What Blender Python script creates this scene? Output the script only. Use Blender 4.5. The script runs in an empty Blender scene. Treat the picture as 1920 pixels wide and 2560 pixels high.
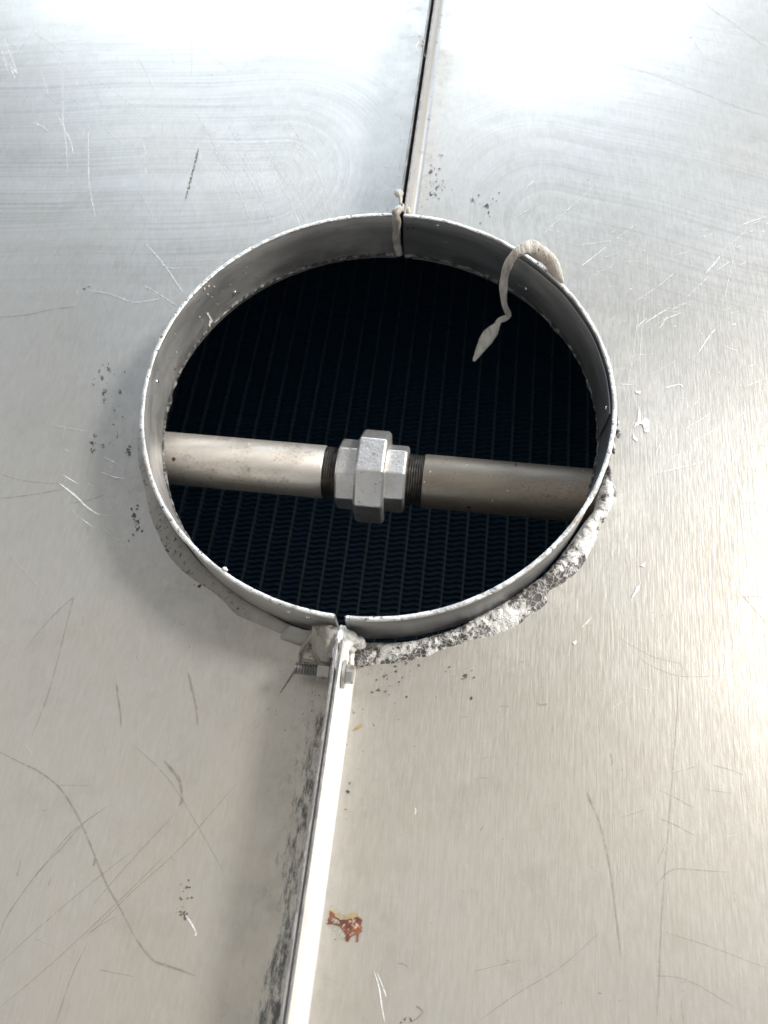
import bpy, bmesh, math, random
from mathutils import Vector, Matrix, noise
random.seed(7)
S = 0.19                      # metres per unit: every length below is in radii of the round opening
# ------------------------------------------------------------------ camera
scn = bpy.context.scene
PITCH, ROLL = 0.42153, -0.08794
CAM = Vector((-0.00932, -1.74958, 2.64237))
F = 1849.0
R3 = Matrix.Rotation(PITCH, 3, 'X') @ Matrix.Rotation(ROLL, 3, 'Z')
cam_d = bpy.data.cameras.new('camera'); cam = bpy.data.objects.new('camera', cam_d)
scn.collection.objects.link(cam); scn.camera = cam
cam_d.sensor_fit = 'VERTICAL'; cam_d.sensor_height = 36; cam_d.lens = 36*F/2560
cam_d.dof.use_dof = True; cam_d.dof.focus_distance = 3.05*S; cam_d.dof.aperture_fstop = 8.0
cam_d.clip_start = 0.01; cam_d.clip_end = 100
cam.matrix_world = Matrix.Translation(CAM*S) @ R3.to_4x4()
# ------------------------------------------------------------------ world, sun, exposure
SUN_AZ, SUN_EL = math.radians(17), math.radians(37)     # azimuth from +X towards +Y
sd = Vector((math.cos(SUN_EL)*math.cos(SUN_AZ), math.cos(SUN_EL)*math.sin(SUN_AZ), math.sin(SUN_EL)))
w = bpy.data.worlds.new('World'); scn.world = w; w.use_nodes = True
nt = w.node_tree; nt.nodes.clear(); N = nt.nodes.new; L = nt.links.new
out = N('ShaderNodeOutputWorld'); add = N('ShaderNodeAddShader'); L(add.outputs[0], out.inputs[0])
sky = N('ShaderNodeTexSky'); sky.sky_type = 'NISHITA'; sky.sun_disc = False
sky.sun_elevation = SUN_EL; sky.sun_rotation = math.pi/2-SUN_AZ
b1 = N('ShaderNodeBackground'); b1.inputs[1].default_value = 0.05; L(sky.outputs[0], b1.inputs[0]); L(b1.outputs[0], add.inputs[0])
# glow added to the sky for sheet glare, brightest low over far side
tc = N('ShaderNodeTexCoord')
def vdot(v):
    d = N('ShaderNodeVectorMath'); d.operation = 'DOT_PRODUCT'; L(tc.outputs['Generated'], d.inputs[0]); d.inputs[1].default_value = v; return d.outputs['Value']
def wmap(x, a, b, c, d, smooth=True):
    m = N('ShaderNodeMapRange'); m.interpolation_type = 'SMOOTHSTEP' if smooth else 'LINEAR'
    L(x, m.inputs['Value']); m.inputs['From Min'].default_value = a; m.inputs['From Max'].default_value = b
    m.inputs['To Min'].default_value = c; m.inputs['To Max'].default_value = d; return m.outputs[0]
def wmath(op, a, b):
    m = N('ShaderNodeMath'); m.operation = op
    for i, q in enumerate((a, b)):
        if isinstance(q, (int, float)): m.inputs[i].default_value = q
        else: L(q, m.inputs[i])
    return m.outputs[0]
gv = Vector((0.05, 0.95, 0.22)).normalized(); gr = Vector((0.52, 0.28, 0.80)).normalized()
GLOW, GLOW2, AMB = 7.0, 0.24, 0.385
glow = wmath('POWER', wmap(vdot(gv), 0.83, 1.0, 0, 1), 1.3)
glow = wmath('ADD', glow, wmath('MULTIPLY', wmap(vdot(gr), 0.74, 1.0, 0, 1), GLOW2/GLOW))
cn = N('ShaderNodeTexNoise'); cn.inputs['Scale'].default_value = 2.2; cn.inputs['Detail'].default_value = 4; L(tc.outputs['Generated'], cn.inputs['Vector'])
glow_noise = wmap(cn.outputs['Fac'], 0.35, 0.7, 0.75, 1.25)
strength = wmath('MULTIPLY', wmath('ADD', wmath('MULTIPLY', glow, GLOW), AMB), glow_noise)
strength = wmath('MULTIPLY', strength, wmap(vdot((0, 0, 1)), -0.1, 0.05, 0.25, 1))
strength = wmath('MULTIPLY', strength, wmap(vdot(Vector((-0.15, -0.95, 0.1)).normalized()), 0.35, 0.9, 1, 0.35))   # added dimming behind the photographer, darkens the far inner collar
strength = wmath('MULTIPLY', strength, wmap(vdot(Vector((-0.04, 0.66, 0.75)).normalized()), 0.82, 0.96, 1, 0.36))   # dark band added to the sky, tones down reflections beside the opening
mx = N('ShaderNodeMix'); mx.data_type = 'RGBA'; L(wmap(vdot((0, 1, 0)), 0.10, 0.80, 0, 1), mx.inputs[0])
mx.inputs[6].default_value = (1.0, 0.86, 0.64, 1); mx.inputs[7].default_value = (0.80, 0.90, 1.0, 1)
b2 = N('ShaderNodeBackground'); L(mx.outputs[2], b2.inputs[0]); L(strength, b2.inputs[1]); L(b2.outputs[0], add.inputs[1])
sun_d = bpy.data.lights.new('sun', 'SUN'); sun_d.energy = 3.6; sun_d.angle = math.radians(12); sun_d.color = (1, 0.98, 0.945)
sun = bpy.data.objects.new('sun', sun_d); scn.collection.objects.link(sun)
sun.rotation_euler = sd.to_track_quat('Z', 'Y').to_euler(); sun.location = sd*3
scn.view_settings.view_transform = 'Standard'; scn.view_settings.look = 'None'
scn.view_settings.exposure = 0.0; scn.view_settings.gamma = 1; scn.view_settings.use_curve_mapping = False
scn.render.engine = 'CYCLES'; scn.cycles.max_bounces = 8; scn.cycles.sample_clamp_indirect = 6
# ------------------------------------------------------------------ helpers
COL = scn.collection
ZS = -0.247                                   # level of the sheets; the rim of the collar is z = 0
PHI = math.atan(0.202)
U = Vector((math.sin(PHI), math.cos(PHI), 0)); V = Vector((math.cos(PHI), -math.sin(PHI), 0))
def uv(u, v, z=0): return U*u + V*v + Vector((0, 0, z))
def at(px, py, z):                            # a pixel of the photograph, as a point on the level z
    d = R3 @ Vector(((px-960)/F, -(py-1280)/F, -1)); return CAM + d*((z-CAM.z)/d.z)
def fb(p, sc, seed=0.0): return noise.fractal(Vector(p)*sc + Vector((seed, seed*1.7, -seed)), 0.7, 2.0, 4)
class MB:
    def __init__(s): s.v = []; s.f = []; s.m = []; s.sm = []
    def add(s, vs, fs, m=0, smooth=True):
        o = len(s.v); s.v += [Vector(p) for p in vs]
        for f in fs: s.f.append([i+o for i in f]); s.m.append(m); s.sm.append(smooth)
    def grid(s, rows, m=0, smooth=True, closed=False, flip=False):
        n = len(rows[0]); vs = [p for r in rows for p in r]; fs = []
        for i in range(len(rows)-1):
            for j in range(n if closed else n-1):
                k = (j+1) % n; q = [i*n+j, i*n+k, (i+1)*n+k, (i+1)*n+j]; fs.append(q[::-1] if flip else q)
        s.add(vs, fs, m, smooth)
    def box(s, c, ax, ay, az, m=0):           # centre and three half-axis vectors
        vs = [c+ax*a+ay*b+az*d for a in (-1, 1) for b in (-1, 1) for d in (-1, 1)]
        s.add(vs, [(0,1,3,2),(4,6,7,5),(0,4,5,1),(2,3,7,6),(0,2,6,4),(1,5,7,3)], m, False)
    def tube(s, pts, rad, m=0, seg=12, flat=1.0, up=Vector((0,0,1)), wob=0.0, seed=0):
        rows = []
        for i, p in enumerate(pts):
            t = (pts[min(i+1, len(pts)-1)]-pts[max(i-1, 0)]).normalized()
            a = t.cross(up); a = a.normalized() if a.length > 1e-4 else t.orthogonal().normalized(); b = a.cross(t).normalized()
            r = rad[i] if isinstance(rad, (list, tuple)) else rad
            row = []
            for k in range(seg):
                th = 2*math.pi*k/seg; q = p + (a*math.cos(th) + b*math.sin(th)*flat)*r
                if wob: q = p + (q-p)*(1+wob*fb(q, 14, seed))
                row.append(q)
            rows.append(row)
        s.grid(rows, m, True, True)
        s.add(rows[0], [list(range(seg))[::-1]], m); s.add(rows[-1], [list(range(seg))], m)
    def lathe(s, o, ax, e, prof, seg=32, rot=0.0, m=0, smooth=True):
        e = (e-ax*e.dot(ax)).normalized(); g = ax.cross(e); rows = []
        for (t, r) in prof:
            rows.append([o+ax*t+(e*math.cos(rot+2*math.pi*k/seg)+g*math.sin(rot+2*math.pi*k/seg))*r for k in range(seg)])
        s.grid(rows, m, smooth, True, True)
    def build(s, name, mats, parent=None, origin=None):
        o3 = Vector(origin) if origin is not None else (parent_origin(parent) if parent else Vector((0,0,0)))
        me = bpy.data.meshes.new(name); me.from_pydata([(p-o3)*S for p in s.v], [], s.f)
        for x in (mats if isinstance(mats, (list, tuple)) else [mats]): me.materials.append(x)
        for p, m, sm in zip(me.polygons, s.m, s.sm): p.material_index = m; p.use_smooth = sm
        me.validate(); me.update()
        ob = bpy.data.objects.new(name, me); COL.objects.link(ob)
        if parent: ob.parent = parent
        else: ob.location = o3*S
        return ob
ORI = {}
def parent_origin(p):
    while p is not None:
        if p.name in ORI: return ORI[p.name]
        p = p.parent
    return Vector((0,0,0))
def tag(o, label, cat=None, group=None, kind=None):
    if label: o['label'] = label
    if cat: o['category'] = cat
    if group: o['group'] = group
    if kind: o['kind'] = kind
    return o
def thing(name, loc, label, cat, group=None):
    o = bpy.data.objects.new(name, None); COL.objects.link(o); o.location = Vector(loc)*S; o.empty_display_size = 0.01
    ORI[o.name] = Vector(loc); return tag(o, label, cat, group)
def root_thing(ob, label, cat, group=None): return tag(ob, label, cat, group)
# ------------------------------------------------------------------ materials
class G:
    def __init__(s, name):
        s.m = bpy.data.materials.new(name); s.m.use_nodes = True; s.t = s.m.node_tree
        s.b = s.t.nodes['Principled BSDF']; g = s.N('ShaderNodeNewGeometry')
        sc = s.N('ShaderNodeVectorMath'); sc.operation = 'SCALE'; s.L(g.outputs['Position'], sc.inputs[0]); sc.inputs['Scale'].default_value = 1/S
        s.pos = sc.outputs[0]
        mp = s.N('ShaderNodeMapping'); mp.vector_type = 'POINT'; s.L(s.pos, mp.inputs[0]); mp.inputs['Rotation'].default_value = (0, 0, PHI)
        s.vu = mp.outputs[0]                  # x = across the seam, y = along the seam
        sp = s.N('ShaderNodeSeparateXYZ'); s.L(s.vu, sp.inputs[0]); s.x, s.y, s.z = sp.outputs
    def N(s, t): return s.t.nodes.new(t)
    def L(s, a, b): s.t.links.new(a, b)
    def put(s, sock, v):
        if isinstance(v, (int, float)): sock.default_value = v
        elif isinstance(v, tuple): sock.default_value = v if len(v) == len(sock.default_value) else v+(1,)
        else: s.L(v, sock)
    def math(s, op, a, b=0.0, c=None):
        n = s.N('ShaderNodeMath'); n.operation = op; s.put(n.inputs[0], a); s.put(n.inputs[1], b)
        if c is not None: s.put(n.inputs[2], c)
        return n.outputs[0]
    def xyz(s, x, y, z):
        n = s.N('ShaderNodeCombineXYZ'); s.put(n.inputs[0], x); s.put(n.inputs[1], y); s.put(n.inputs[2], z); return n.outputs[0]
    def scale(s, v, sx, sy, sz, off=(0,0,0)):
        n = s.N('ShaderNodeMapping'); s.L(v, n.inputs[0]); n.inputs['Scale'].default_value = (sx, sy, sz); n.inputs['Location'].default_value = off; return n.outputs[0]
    def noise(s, v, sc=1.0, det=3, rough=.5, dist=0):
        n = s.N('ShaderNodeTexNoise'); s.L(v, n.inputs['Vector']); n.inputs['Scale'].default_value = sc; n.inputs['Detail'].default_value = det
        n.inputs['Roughness'].default_value = rough; n.inputs['Distortion'].default_value = dist; return n.outputs['Fac']
    def vor(s, v, sc, feature='DISTANCE_TO_EDGE', rnd=1.0):
        n = s.N('ShaderNodeTexVoronoi'); s.L(v, n.inputs['Vector']); n.feature = feature; n.inputs['Scale'].default_value = sc; n.inputs['Randomness'].default_value = rnd
        return n.outputs['Distance']
    def map(s, v, a, b, c=0.0, d=1.0, sm=False):
        n = s.N('ShaderNodeMapRange'); n.interpolation_type = 'SMOOTHSTEP' if sm else 'LINEAR'
        s.L(v, n.inputs['Value']); n.inputs['From Min'].default_value = a; n.inputs['From Max'].default_value = b
        n.inputs['To Min'].default_value = c; n.inputs['To Max'].default_value = d; return n.outputs[0]
    def mix(s, f, a, b):
        n = s.N('ShaderNodeMix'); n.data_type = 'RGBA'; s.put(n.inputs[0], f); s.put(n.inputs[6], a); s.put(n.inputs[7], b); return n.outputs[2]
    def bump(s, h, st=.3, d=.01, prev=None):
        n = s.N('ShaderNodeBump'); n.inputs['Strength'].default_value = st; n.inputs['Distance'].default_value = d*S; s.L(h, n.inputs['Height'])
        if prev is not None: s.L(prev, n.inputs['Normal'])
        return n.outputs[0]
    def set(s, col=None, rough=None, metal=None, normal=None, **k):
        if col is not None: s.put(s.b.inputs['Base Color'], col)
        if rough is not None: s.put(s.b.inputs['Roughness'], rough)
        if metal is not None: s.put(s.b.inputs['Metallic'], metal)
        if normal is not None: s.L(normal, s.b.inputs['Normal'])
        for a, q in k.items(): s.put(s.b.inputs[a.replace('_', ' ')], q)
        return s.m
def sheet_mat(name, side):
    g = G(name)
    ax = g.math('MULTIPLY', g.x, side)                                   # distance from the seam
    # wiped arcs of polish on the far part: long rows that turn round close to the seam
    cx, cy = (0.75, 1.62) if side < 0 else (0.80, 1.50)
    slope = g.math('MULTIPLY', ax, -0.10 if side < 0 else -0.28)
    warp = g.math('MULTIPLY', g.noise(g.vu, .7, 1), 0.22)
    dy = g.math('SUBTRACT', g.math('ADD', g.math('SUBTRACT', g.y, cy), warp), slope)
    dx = g.math('MINIMUM', g.math('SUBTRACT', ax, cx), 0.0)
    d = g.math('SQRT', g.math('ADD', g.math('MULTIPLY', g.math('MULTIPLY', dx, dx), 1.5), g.math('MULTIPLY', dy, dy)))
    arcs = g.noise(g.xyz(g.math('MULTIPLY', d, 60.0), g.math('MULTIPLY', g.x, 0.45), g.math('MULTIPLY', g.y, 0.2)), 1.0, 3, .7)
    am = g.math('MULTIPLY', g.map(g.y, 0.35, 1.1, 0, 1, True), g.map(ax, 0.10, 0.35, 0.0, 1, True))
    am = g.math('MULTIPLY', am, g.map(g.noise(g.vu, 1.3, 2), 0.3, 0.62, 0.25, 1))
    # rolled grain along the sheet, short bright ticks on the near part
    grain = g.noise(g.scale(g.vu, 75, 16, 1), 1.0, 3, .6)
    grain2 = g.noise(g.scale(g.vu, 160, 5, 1), 1.0, 2, .5)
    fine = g.noise(g.vu, 230, 2)
    blot = g.noise(g.vu, 1.15, 3, .55, .3); blot2 = g.noise(g.scale(g.vu, 1, 1, 1, (7, 3, 0)), 1.4, 3, .6)
    col = g.mix(g.map(blot, .38, .62), (.725, .695, .615), (.735, .712, .655))
    col = g.mix(g.map(blot2, .52, .66, 0, .35), col, (.68, .68, .63))
    col = g.mix(g.map(grain, .35, .70, 0, .34), col, (.84, .83, .80))
    col = g.mix(g.math('MULTIPLY', g.map(arcs, .42, .68), g.math('MULTIPLY', am, .42 if side < 0 else .25)), col, (.90, .91, .93))
    col = g.mix(g.math('MULTIPLY', g.map(arcs, .50, .34), g.math('MULTIPLY', am, .22 if side < 0 else .14)), col, (.42, .43, .46))
    col = g.mix(g.map(g.noise(g.vu, 5.5, 6, .74), .53, .70, 0, .22), col, (.50, .48, .43))
    col = g.mix(g.map(g.noise(g.scale(g.vu, 1, 1, 1, (9, 4, 1)), 9, 6, .78), .60, .70, 0, .35), col, (.86, .855, .83))
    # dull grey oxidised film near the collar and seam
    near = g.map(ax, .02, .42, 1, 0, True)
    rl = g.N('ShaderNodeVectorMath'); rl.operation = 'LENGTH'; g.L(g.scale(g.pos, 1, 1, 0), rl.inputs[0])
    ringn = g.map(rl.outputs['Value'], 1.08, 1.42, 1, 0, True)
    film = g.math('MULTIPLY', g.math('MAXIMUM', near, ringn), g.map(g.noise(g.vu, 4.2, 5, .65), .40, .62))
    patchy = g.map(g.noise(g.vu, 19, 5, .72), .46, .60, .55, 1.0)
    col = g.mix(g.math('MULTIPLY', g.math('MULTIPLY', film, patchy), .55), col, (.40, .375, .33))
    # black dirt: smears rubbed along the seam and scattered grains
    sm = g.noise(g.scale(g.vu, 58, 15, 1), 1.0, 6, .78)
    if side < 0:
        band = g.math('MULTIPLY', g.map(ax, .04, .05, 0, 1), g.map(ax, .05, .17, 1, 0, True))
        along = g.math('MULTIPLY', g.map(g.y, -2.55, -1.7, .85, .60, True), g.map(g.y, -1.15, -1.25, 0, 1))
        dirt = g.map(g.math('ADD', sm, g.math('MULTIPLY', g.math('MULTIPLY', g.math('MULTIPLY', band, along), g.map(g.noise(g.scale(g.vu, 3, 2.2, 1), 1.0, 2), .28, .5)), .30)), .61, .76)
    else:
        dirt = g.map(g.math('ADD', sm, g.math('MULTIPLY', g.map(ax, .10, .30, 1, 0, True), .06)), .715, .76)
    dots = g.noise(g.vu, 46, 4, .7)
    zone = g.noise(g.vu, 2.7, 2)
    nearr = g.map(g.math('ADD', ax, g.math('MULTIPLY', g.math('ABSOLUTE', g.math('SUBTRACT', g.math('ABSOLUTE', g.y), 1.3)), .5)), .1, .5, .085, 0, True)
    dots = g.map(g.math('ADD', g.math('ADD', dots, nearr), g.math('MULTIPLY', g.map(zone, .62, .72), .03)), .725, .765)
    dm = g.math('MAXIMUM', g.math('MULTIPLY', dirt, near), dots)
    col = g.mix(g.math('MULTIPLY', dm, .9), col, (.055, .042, .028))
    rough = g.math('ADD', .32, g.math('MULTIPLY', g.math('SUBTRACT', grain, .5), .10))
    rough = g.math('ADD', rough, g.math('MULTIPLY', g.math('SUBTRACT', blot2, .5), .10))
    rough = g.math('ADD', rough, g.math('MULTIPLY', g.math('MULTIPLY', g.math('SUBTRACT', arcs, .5), am), .20 if side < 0 else .10))
    rough = g.math('ADD', rough, g.math('MULTIPLY', g.math('MAXIMUM', dm, g.math('MULTIPLY', film, .4)), .3))
    metal = g.math('SUBTRACT', .78, g.math('MULTIPLY', dm, .9))
    b = g.bump(g.noise(g.vu, 2.4, 2), .25, .012)
    b = g.bump(g.math('ADD', g.math('MULTIPLY', grain, .6), g.math('MULTIPLY', grain2, .4)), .24, .004, b)
    b = g.bump(fine, .15, .001, b)
    return g.set(col, rough, metal, b)
M = {}
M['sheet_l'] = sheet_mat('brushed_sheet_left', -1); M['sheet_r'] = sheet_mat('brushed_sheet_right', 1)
g = G('flange_metal_sunlit')  # near flange: sun glare put into a whiter base colour
n1 = g.noise(g.scale(g.vu, 40, 3, 40), 1, 4); 
c = g.mix(g.map(n1, .4, .65, 0, .3), (.88, .87, .85), (.76, .75, .72))
c = g.mix(g.map(g.noise(g.vu, 30, 4, .7), .68, .74, 0, .7), c, (.10, .08, .07))
M['flange'] = g.set(c, g.map(n1, .3, .7, .38, .50), .55, g.bump(n1, .2, .003))
g = G('flange_metal_dull')
n1 = g.noise(g.scale(g.vu, 40, 3, 40), 1, 4); c = g.mix(g.map(n1, .35, .65), (.60, .595, .585), (.46, .45, .44))
c = g.mix(g.map(g.noise(g.vu, 22, 4, .7), .60, .70, 0, .7), c, (.22, .20, .18))
M['flange_far'] = g.set(c, g.map(n1, .3, .7, .26, .40), .92, g.bump(n1, .2, .003))
g = G('flange_edge')
c = g.mix(g.map(g.noise(g.scale(g.vu, 60, 14, 60), 1, 4, .7), .42, .66), (.26, .25, .25), (.46, .45, .44))
c = g.mix(g.map(g.noise(g.vu, 9, 3, .6), .60, .72, 0, .6), c, (.20, .10, .07))
M['edge'] = g.set(c, .55, .6, g.bump(g.noise(g.vu, 60, 3), .6, .006))
def collar_mat(name, a, b, hi, zs, metal):
    g = G(name)
    n = g.noise(g.scale(g.pos, 1, 1, zs), 2.6, 5, .68); s2 = g.noise(g.scale(g.pos, 3, 3, 50), 1, 3)
    c = g.mix(g.map(n, .35, .68), a, b); c = g.mix(g.map(s2, .5, .7, 0, .15), c, hi)
    sp = g.map(g.noise(g.pos, 22, 5, .75), .64, .70, 0, 1)
    c = g.mix(g.math('MULTIPLY', sp, .7), c, (.06, .055, .05))
    c = g.mix(g.map(g.noise(g.scale(g.pos, 1, 1, 1, (4, 9, 2)), 26, 3, .6), .70, .73, 0, .7), c, (.80, .78, .74))
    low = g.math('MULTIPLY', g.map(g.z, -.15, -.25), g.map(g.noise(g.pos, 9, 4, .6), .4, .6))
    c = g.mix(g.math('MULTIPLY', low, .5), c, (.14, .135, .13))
    return g.set(c, g.map(n, .3, .7, .40, .52), metal, g.bump(n, .15, .006, g.bump(s2, .10, .003)))
M['collar_l'] = collar_mat('collar_metal_sunlit', (.42, .41, .395), (.66, .65, .63), (.76, .75, .73), 3.5, .72)  # left half paler: its sunlit tone is put into the colour
M['collar'] = collar_mat('collar_metal_shaded', (.27, .272, .28), (.38, .38, .38), (.5, .5, .5), 7, .9)  # right half darker: its shade is put into the colour
g = G('rim_sealant')
n = g.noise(g.pos, 34, 5, .7); n2 = g.noise(g.pos, 9, 3)
c = g.mix(g.map(n, .34, .46), (.10, .09, .08), (.80, .79, .76)); c = g.mix(g.map(n2, .50, .60, 0, .8), c, (.46, .45, .43)); c = g.mix(g.map(g.noise(g.pos, 5, 2), .62, .7, 0, .5), c, (.40, .26, .16))
M['rim'] = g.set(c, .42, .55, g.bump(n, .7, .012))
g = G('weld_bead')
n = g.noise(g.pos, 30, 5, .7); c = g.mix(g.map(n, .46, .66), (.05, .048, .045), (.42, .41, .39))
M['weld'] = g.set(c, .6, .3, g.bump(n, .8, .02))
g = G('cracked_white_sealant')
big = g.noise(g.scale(g.pos, 1, 1, 1, (2, 1, 0)), 5.5, 4, .6); vw = g.N('ShaderNodeVectorMath'); vw.operation = 'ADD'
wn = g.N('ShaderNodeTexNoise'); wn.inputs['Scale'].default_value = 14; wn.inputs['Detail'].default_value = 3; g.L(g.pos, wn.inputs['Vector'])
ws = g.N('ShaderNodeVectorMath'); ws.operation = 'SCALE'; g.L(wn.outputs['Color'], ws.inputs[0]); ws.inputs['Scale'].default_value = .07
g.L(g.pos, vw.inputs[0]); g.L(ws.outputs[0], vw.inputs[1])
ve = g.vor(vw.outputs[0], 36); crack = g.map(ve, .01, .07)
rl = g.N('ShaderNodeVectorMath'); rl.operation = 'LENGTH'; fp_ = g.scale(g.pos, 1, 1, 0); g.L(fp_, rl.inputs[0])
dirtm = g.map(g.math('ADD', g.math('ADD', g.noise(g.pos, 30, 5, .72), g.math('MULTIPLY', g.math('SUBTRACT', big, .5), 1.1)), g.map(rl.outputs['Value'], 1.08, 1.16, -.02, .09)), .47, .54)
c = g.mix(g.math('MULTIPLY', dirtm, g.math('MAXIMUM', crack, .45)), (.93, .92, .89), (.11, .10, .095))
c = g.mix(g.math('MULTIPLY', g.map(g.noise(g.pos, 60, 3), .3, .6, .3, 0), 1.0), c, (.45, .42, .38))
M['crack'] = g.set(c, .72, 0.0, g.bump(crack, .5, .012, g.bump(g.noise(g.pos, 40, 4), .6, .012)))
g = G('old_grey_sealant')
n = g.noise(g.pos, 55, 4, .7); n2 = g.noise(g.pos, 5, 3)
c = g.mix(g.map(n2, .4, .6), (.47, .455, .42), (.40, .38, .34)); c = g.mix(g.math('MULTIPLY', g.map(n, .56, .64), g.map(n2, .45, .6)), c, (.10, .09, .08))
c = g.mix(g.map(g.noise(g.scale(g.pos, 1, 1, 1, (5, 5, 5)), 7, 3, .6), .64, .70, 0, .5), c, (.40, .27, .17))
M['grey'] = g.set(c, .6, .1, g.bump(n, .5, .008))
g = G('white_sealant')
n = g.noise(g.pos, 30, 4, .6); c = g.mix(g.map(g.noise(g.pos, 21, 5, .72), .56, .64, 0, .7), (.92, .91, .88), (.30, .26, .20))
M['white'] = g.set(c, .5, 0, g.bump(n, .6, .012))
g = G('smooth_sealant')
n = g.noise(g.scale(g.pos, 1.4, .7, .6), 12, 4, .6, .8); c = g.mix(g.map(n, .4, .66), (.50, .475, .42), (.30, .275, .235))
c = g.mix(g.map(g.noise(g.pos, 20, 5, .75), .57, .64, 0, .85), c, (.09, .07, .05))
M['smooth'] = g.set(c, .38, 0, g.bump(n, .5, .012), Subsurface_Weight=.05)
g = G('torn_sealant_strip')
n = g.noise(g.scale(g.pos, 2.2, .6, .5), 24, 4, .65); c = g.mix(g.map(n, .38, .64), (.78, .75, .68), (.54, .51, .45))
c = g.mix(g.math('MULTIPLY', g.map(g.noise(g.pos, 90, 3, .7), .60, .66), g.map(g.z, -.02, .05)), c, (.05, .045, .04))
M['strand'] = g.set(c, .6, 0, g.bump(n, .8, .018), Subsurface_Weight=.08)
def pipe_mat(name, a, b, dots):
    g = G(name); n = g.noise(g.scale(g.pos, .8, 5, 5), 3, 5, .65); n2 = g.noise(g.pos, 4.5, 4, .65)
    c = g.mix(g.map(n, .35, .65), a, b); c = g.mix(g.map(n2, .50, .62, 0, .5), c, (.40, .35, .30))
    fine = g.noise(g.pos, 75, 4, .7)
    c = g.mix(g.math('MULTIPLY', g.map(fine, .55, .64, 0, .75), g.map(n2, .42, .6)), c, (.22, .17, .13))
    c = g.mix(g.map(g.noise(g.pos, 17, 2, .5), .735, .75), c, dots)
    c = g.mix(g.map(g.noise(g.scale(g.pos, 1, 1, 1, (3, 3, 8)), 40, 1, .5), .77, .79), c, (.85, .82, .78))
    return g.set(c, g.map(n2, .3, .7, .40, .58), .75, g.bump(fine, .25, .003, g.bump(n, .2, .004)))
M['pipe_a'] = pipe_mat('steel_pipe_pale', (.72, .68, .62), (.58, .54, .48), (.16, .10, .07))
M['pipe_b'] = pipe_mat('steel_pipe_shaded', (.43, .385, .32), (.34, .30, .245), (.12, .09, .07))  # brownish, and darkened: shade put into the right length's colour
g = G('cast_fitting'); n = g.noise(g.pos, 60, 4, .65); n2 = g.noise(g.pos, 10, 4, .6)
c = g.mix(g.map(n2, .4, .62), (.80, .78, .75), (.68, .66, .62)); c = g.mix(g.map(n, .60, .68, 0, .6), c, (.22, .20, .18))
M['cast'] = g.set(c, .36, .82, g.bump(n, .5, .006))
g = G('thread_steel'); n = g.noise(g.pos, 30, 3); M['thread'] = g.set(g.mix(g.map(n, .4, .7), (.26, .25, .24), (.46, .44, .42)), .28, .9)
g = G('bolt_steel'); n = g.noise(g.pos, 26, 4, .6); M['bolt'] = g.set(g.mix(g.map(n, .52, .66, 0, .8), (.50, .49, .47), (.30, .17, .10)), .42, .8, g.bump(n, .3, .005))
g = G('shiny_rivet'); M['rivet'] = g.set((.82, .82, .82), .22, 1.0)
g = G('fin_plastic'); n = g.noise(g.pos, 3, 3); M['fin'] = g.set(g.mix(n, (.055, .15, .28), (.07, .185, .33)), .45, 0, g.bump(g.noise(g.pos, 20, 3), .3, .02))
g = G('fin_ridge_highlight'); M['ridge'] = g.set((.20, .33, .42), .5, 0)  # paler bars: ridge highlights put into the colour
g = G('added_casing_dark'); M['added_casing'] = g.set((.03, .032, .035), .7, .2)
g = G('sheet_underside'); M['under'] = g.set((.10, .10, .10), .6, .4)
g = G('scratch_bright'); n = g.noise(g.pos, 40, 3, .7); M['sc_w'] = g.set(g.mix(g.map(n, .35, .6), (.72, .72, .71), (.93, .93, .92)), .62, .35, Alpha=g.map(g.noise(g.pos, 60, 3, .7), .34, .50, .45, 1))
g = G('scratch_faint'); n = g.noise(g.pos, 30, 3, .7); M['sc_f'] = g.set(g.mix(g.map(n, .35, .6), (.70, .69, .67), (.84, .84, .82)), .50, .85, Alpha=g.map(g.noise(g.pos, 45, 3, .7), .36, .60, .2, .9))
g = G('scratch_dull'); n = g.noise(g.pos, 30, 3, .7); M['sc_d'] = g.set(g.mix(g.map(n, .40, .6), (.50, .48, .44), (.64, .62, .58)), .40, .86, Alpha=g.map(g.noise(g.pos, 45, 3, .7), .36, .62, .25, .85))
g = G('grime'); n = g.noise(g.pos, 50, 3, .7); M['grime'] = g.set(g.mix(g.map(n, .45, .7), (.06, .05, .042), (.24, .21, .18)), .6, .1, Alpha=g.map(g.noise(g.pos, 85, 3, .6), .46, .54))
g = G('rust_stain'); n = g.noise(g.pos, 22, 5, .7)
c = g.mix(g.map(n, .42, .55), (.12, .038, .026), (.23, .080, .042)); c = g.mix(g.map(g.noise(g.pos, 48, 4, .7), .55, .62), c, (.50, .38, .28))
M['rust'] = g.set(c, .5, .0, g.bump(n, .3, .006), Alpha=g.map(g.noise(g.pos, 52, 4, .7), .31, .39))
g = G('amber_stain'); n = g.noise(g.pos, 16, 3); M['amber'] = g.set(g.mix(g.map(n, .4, .6), (.44, .30, .12), (.50, .42, .28)), .4, .2, Alpha=g.map(g.noise(g.pos, 30, 4, .7), .30, .55))
g = G('pale_stain'); n = g.noise(g.pos, 26, 3); M['pale'] = g.set(g.mix(g.map(n, .4, .6), (.52, .52, .43), (.66, .65, .58)), .42, .6, Alpha=g.map(g.noise(g.pos, 26, 4, .7), .35, .60, 0, .8))
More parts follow.
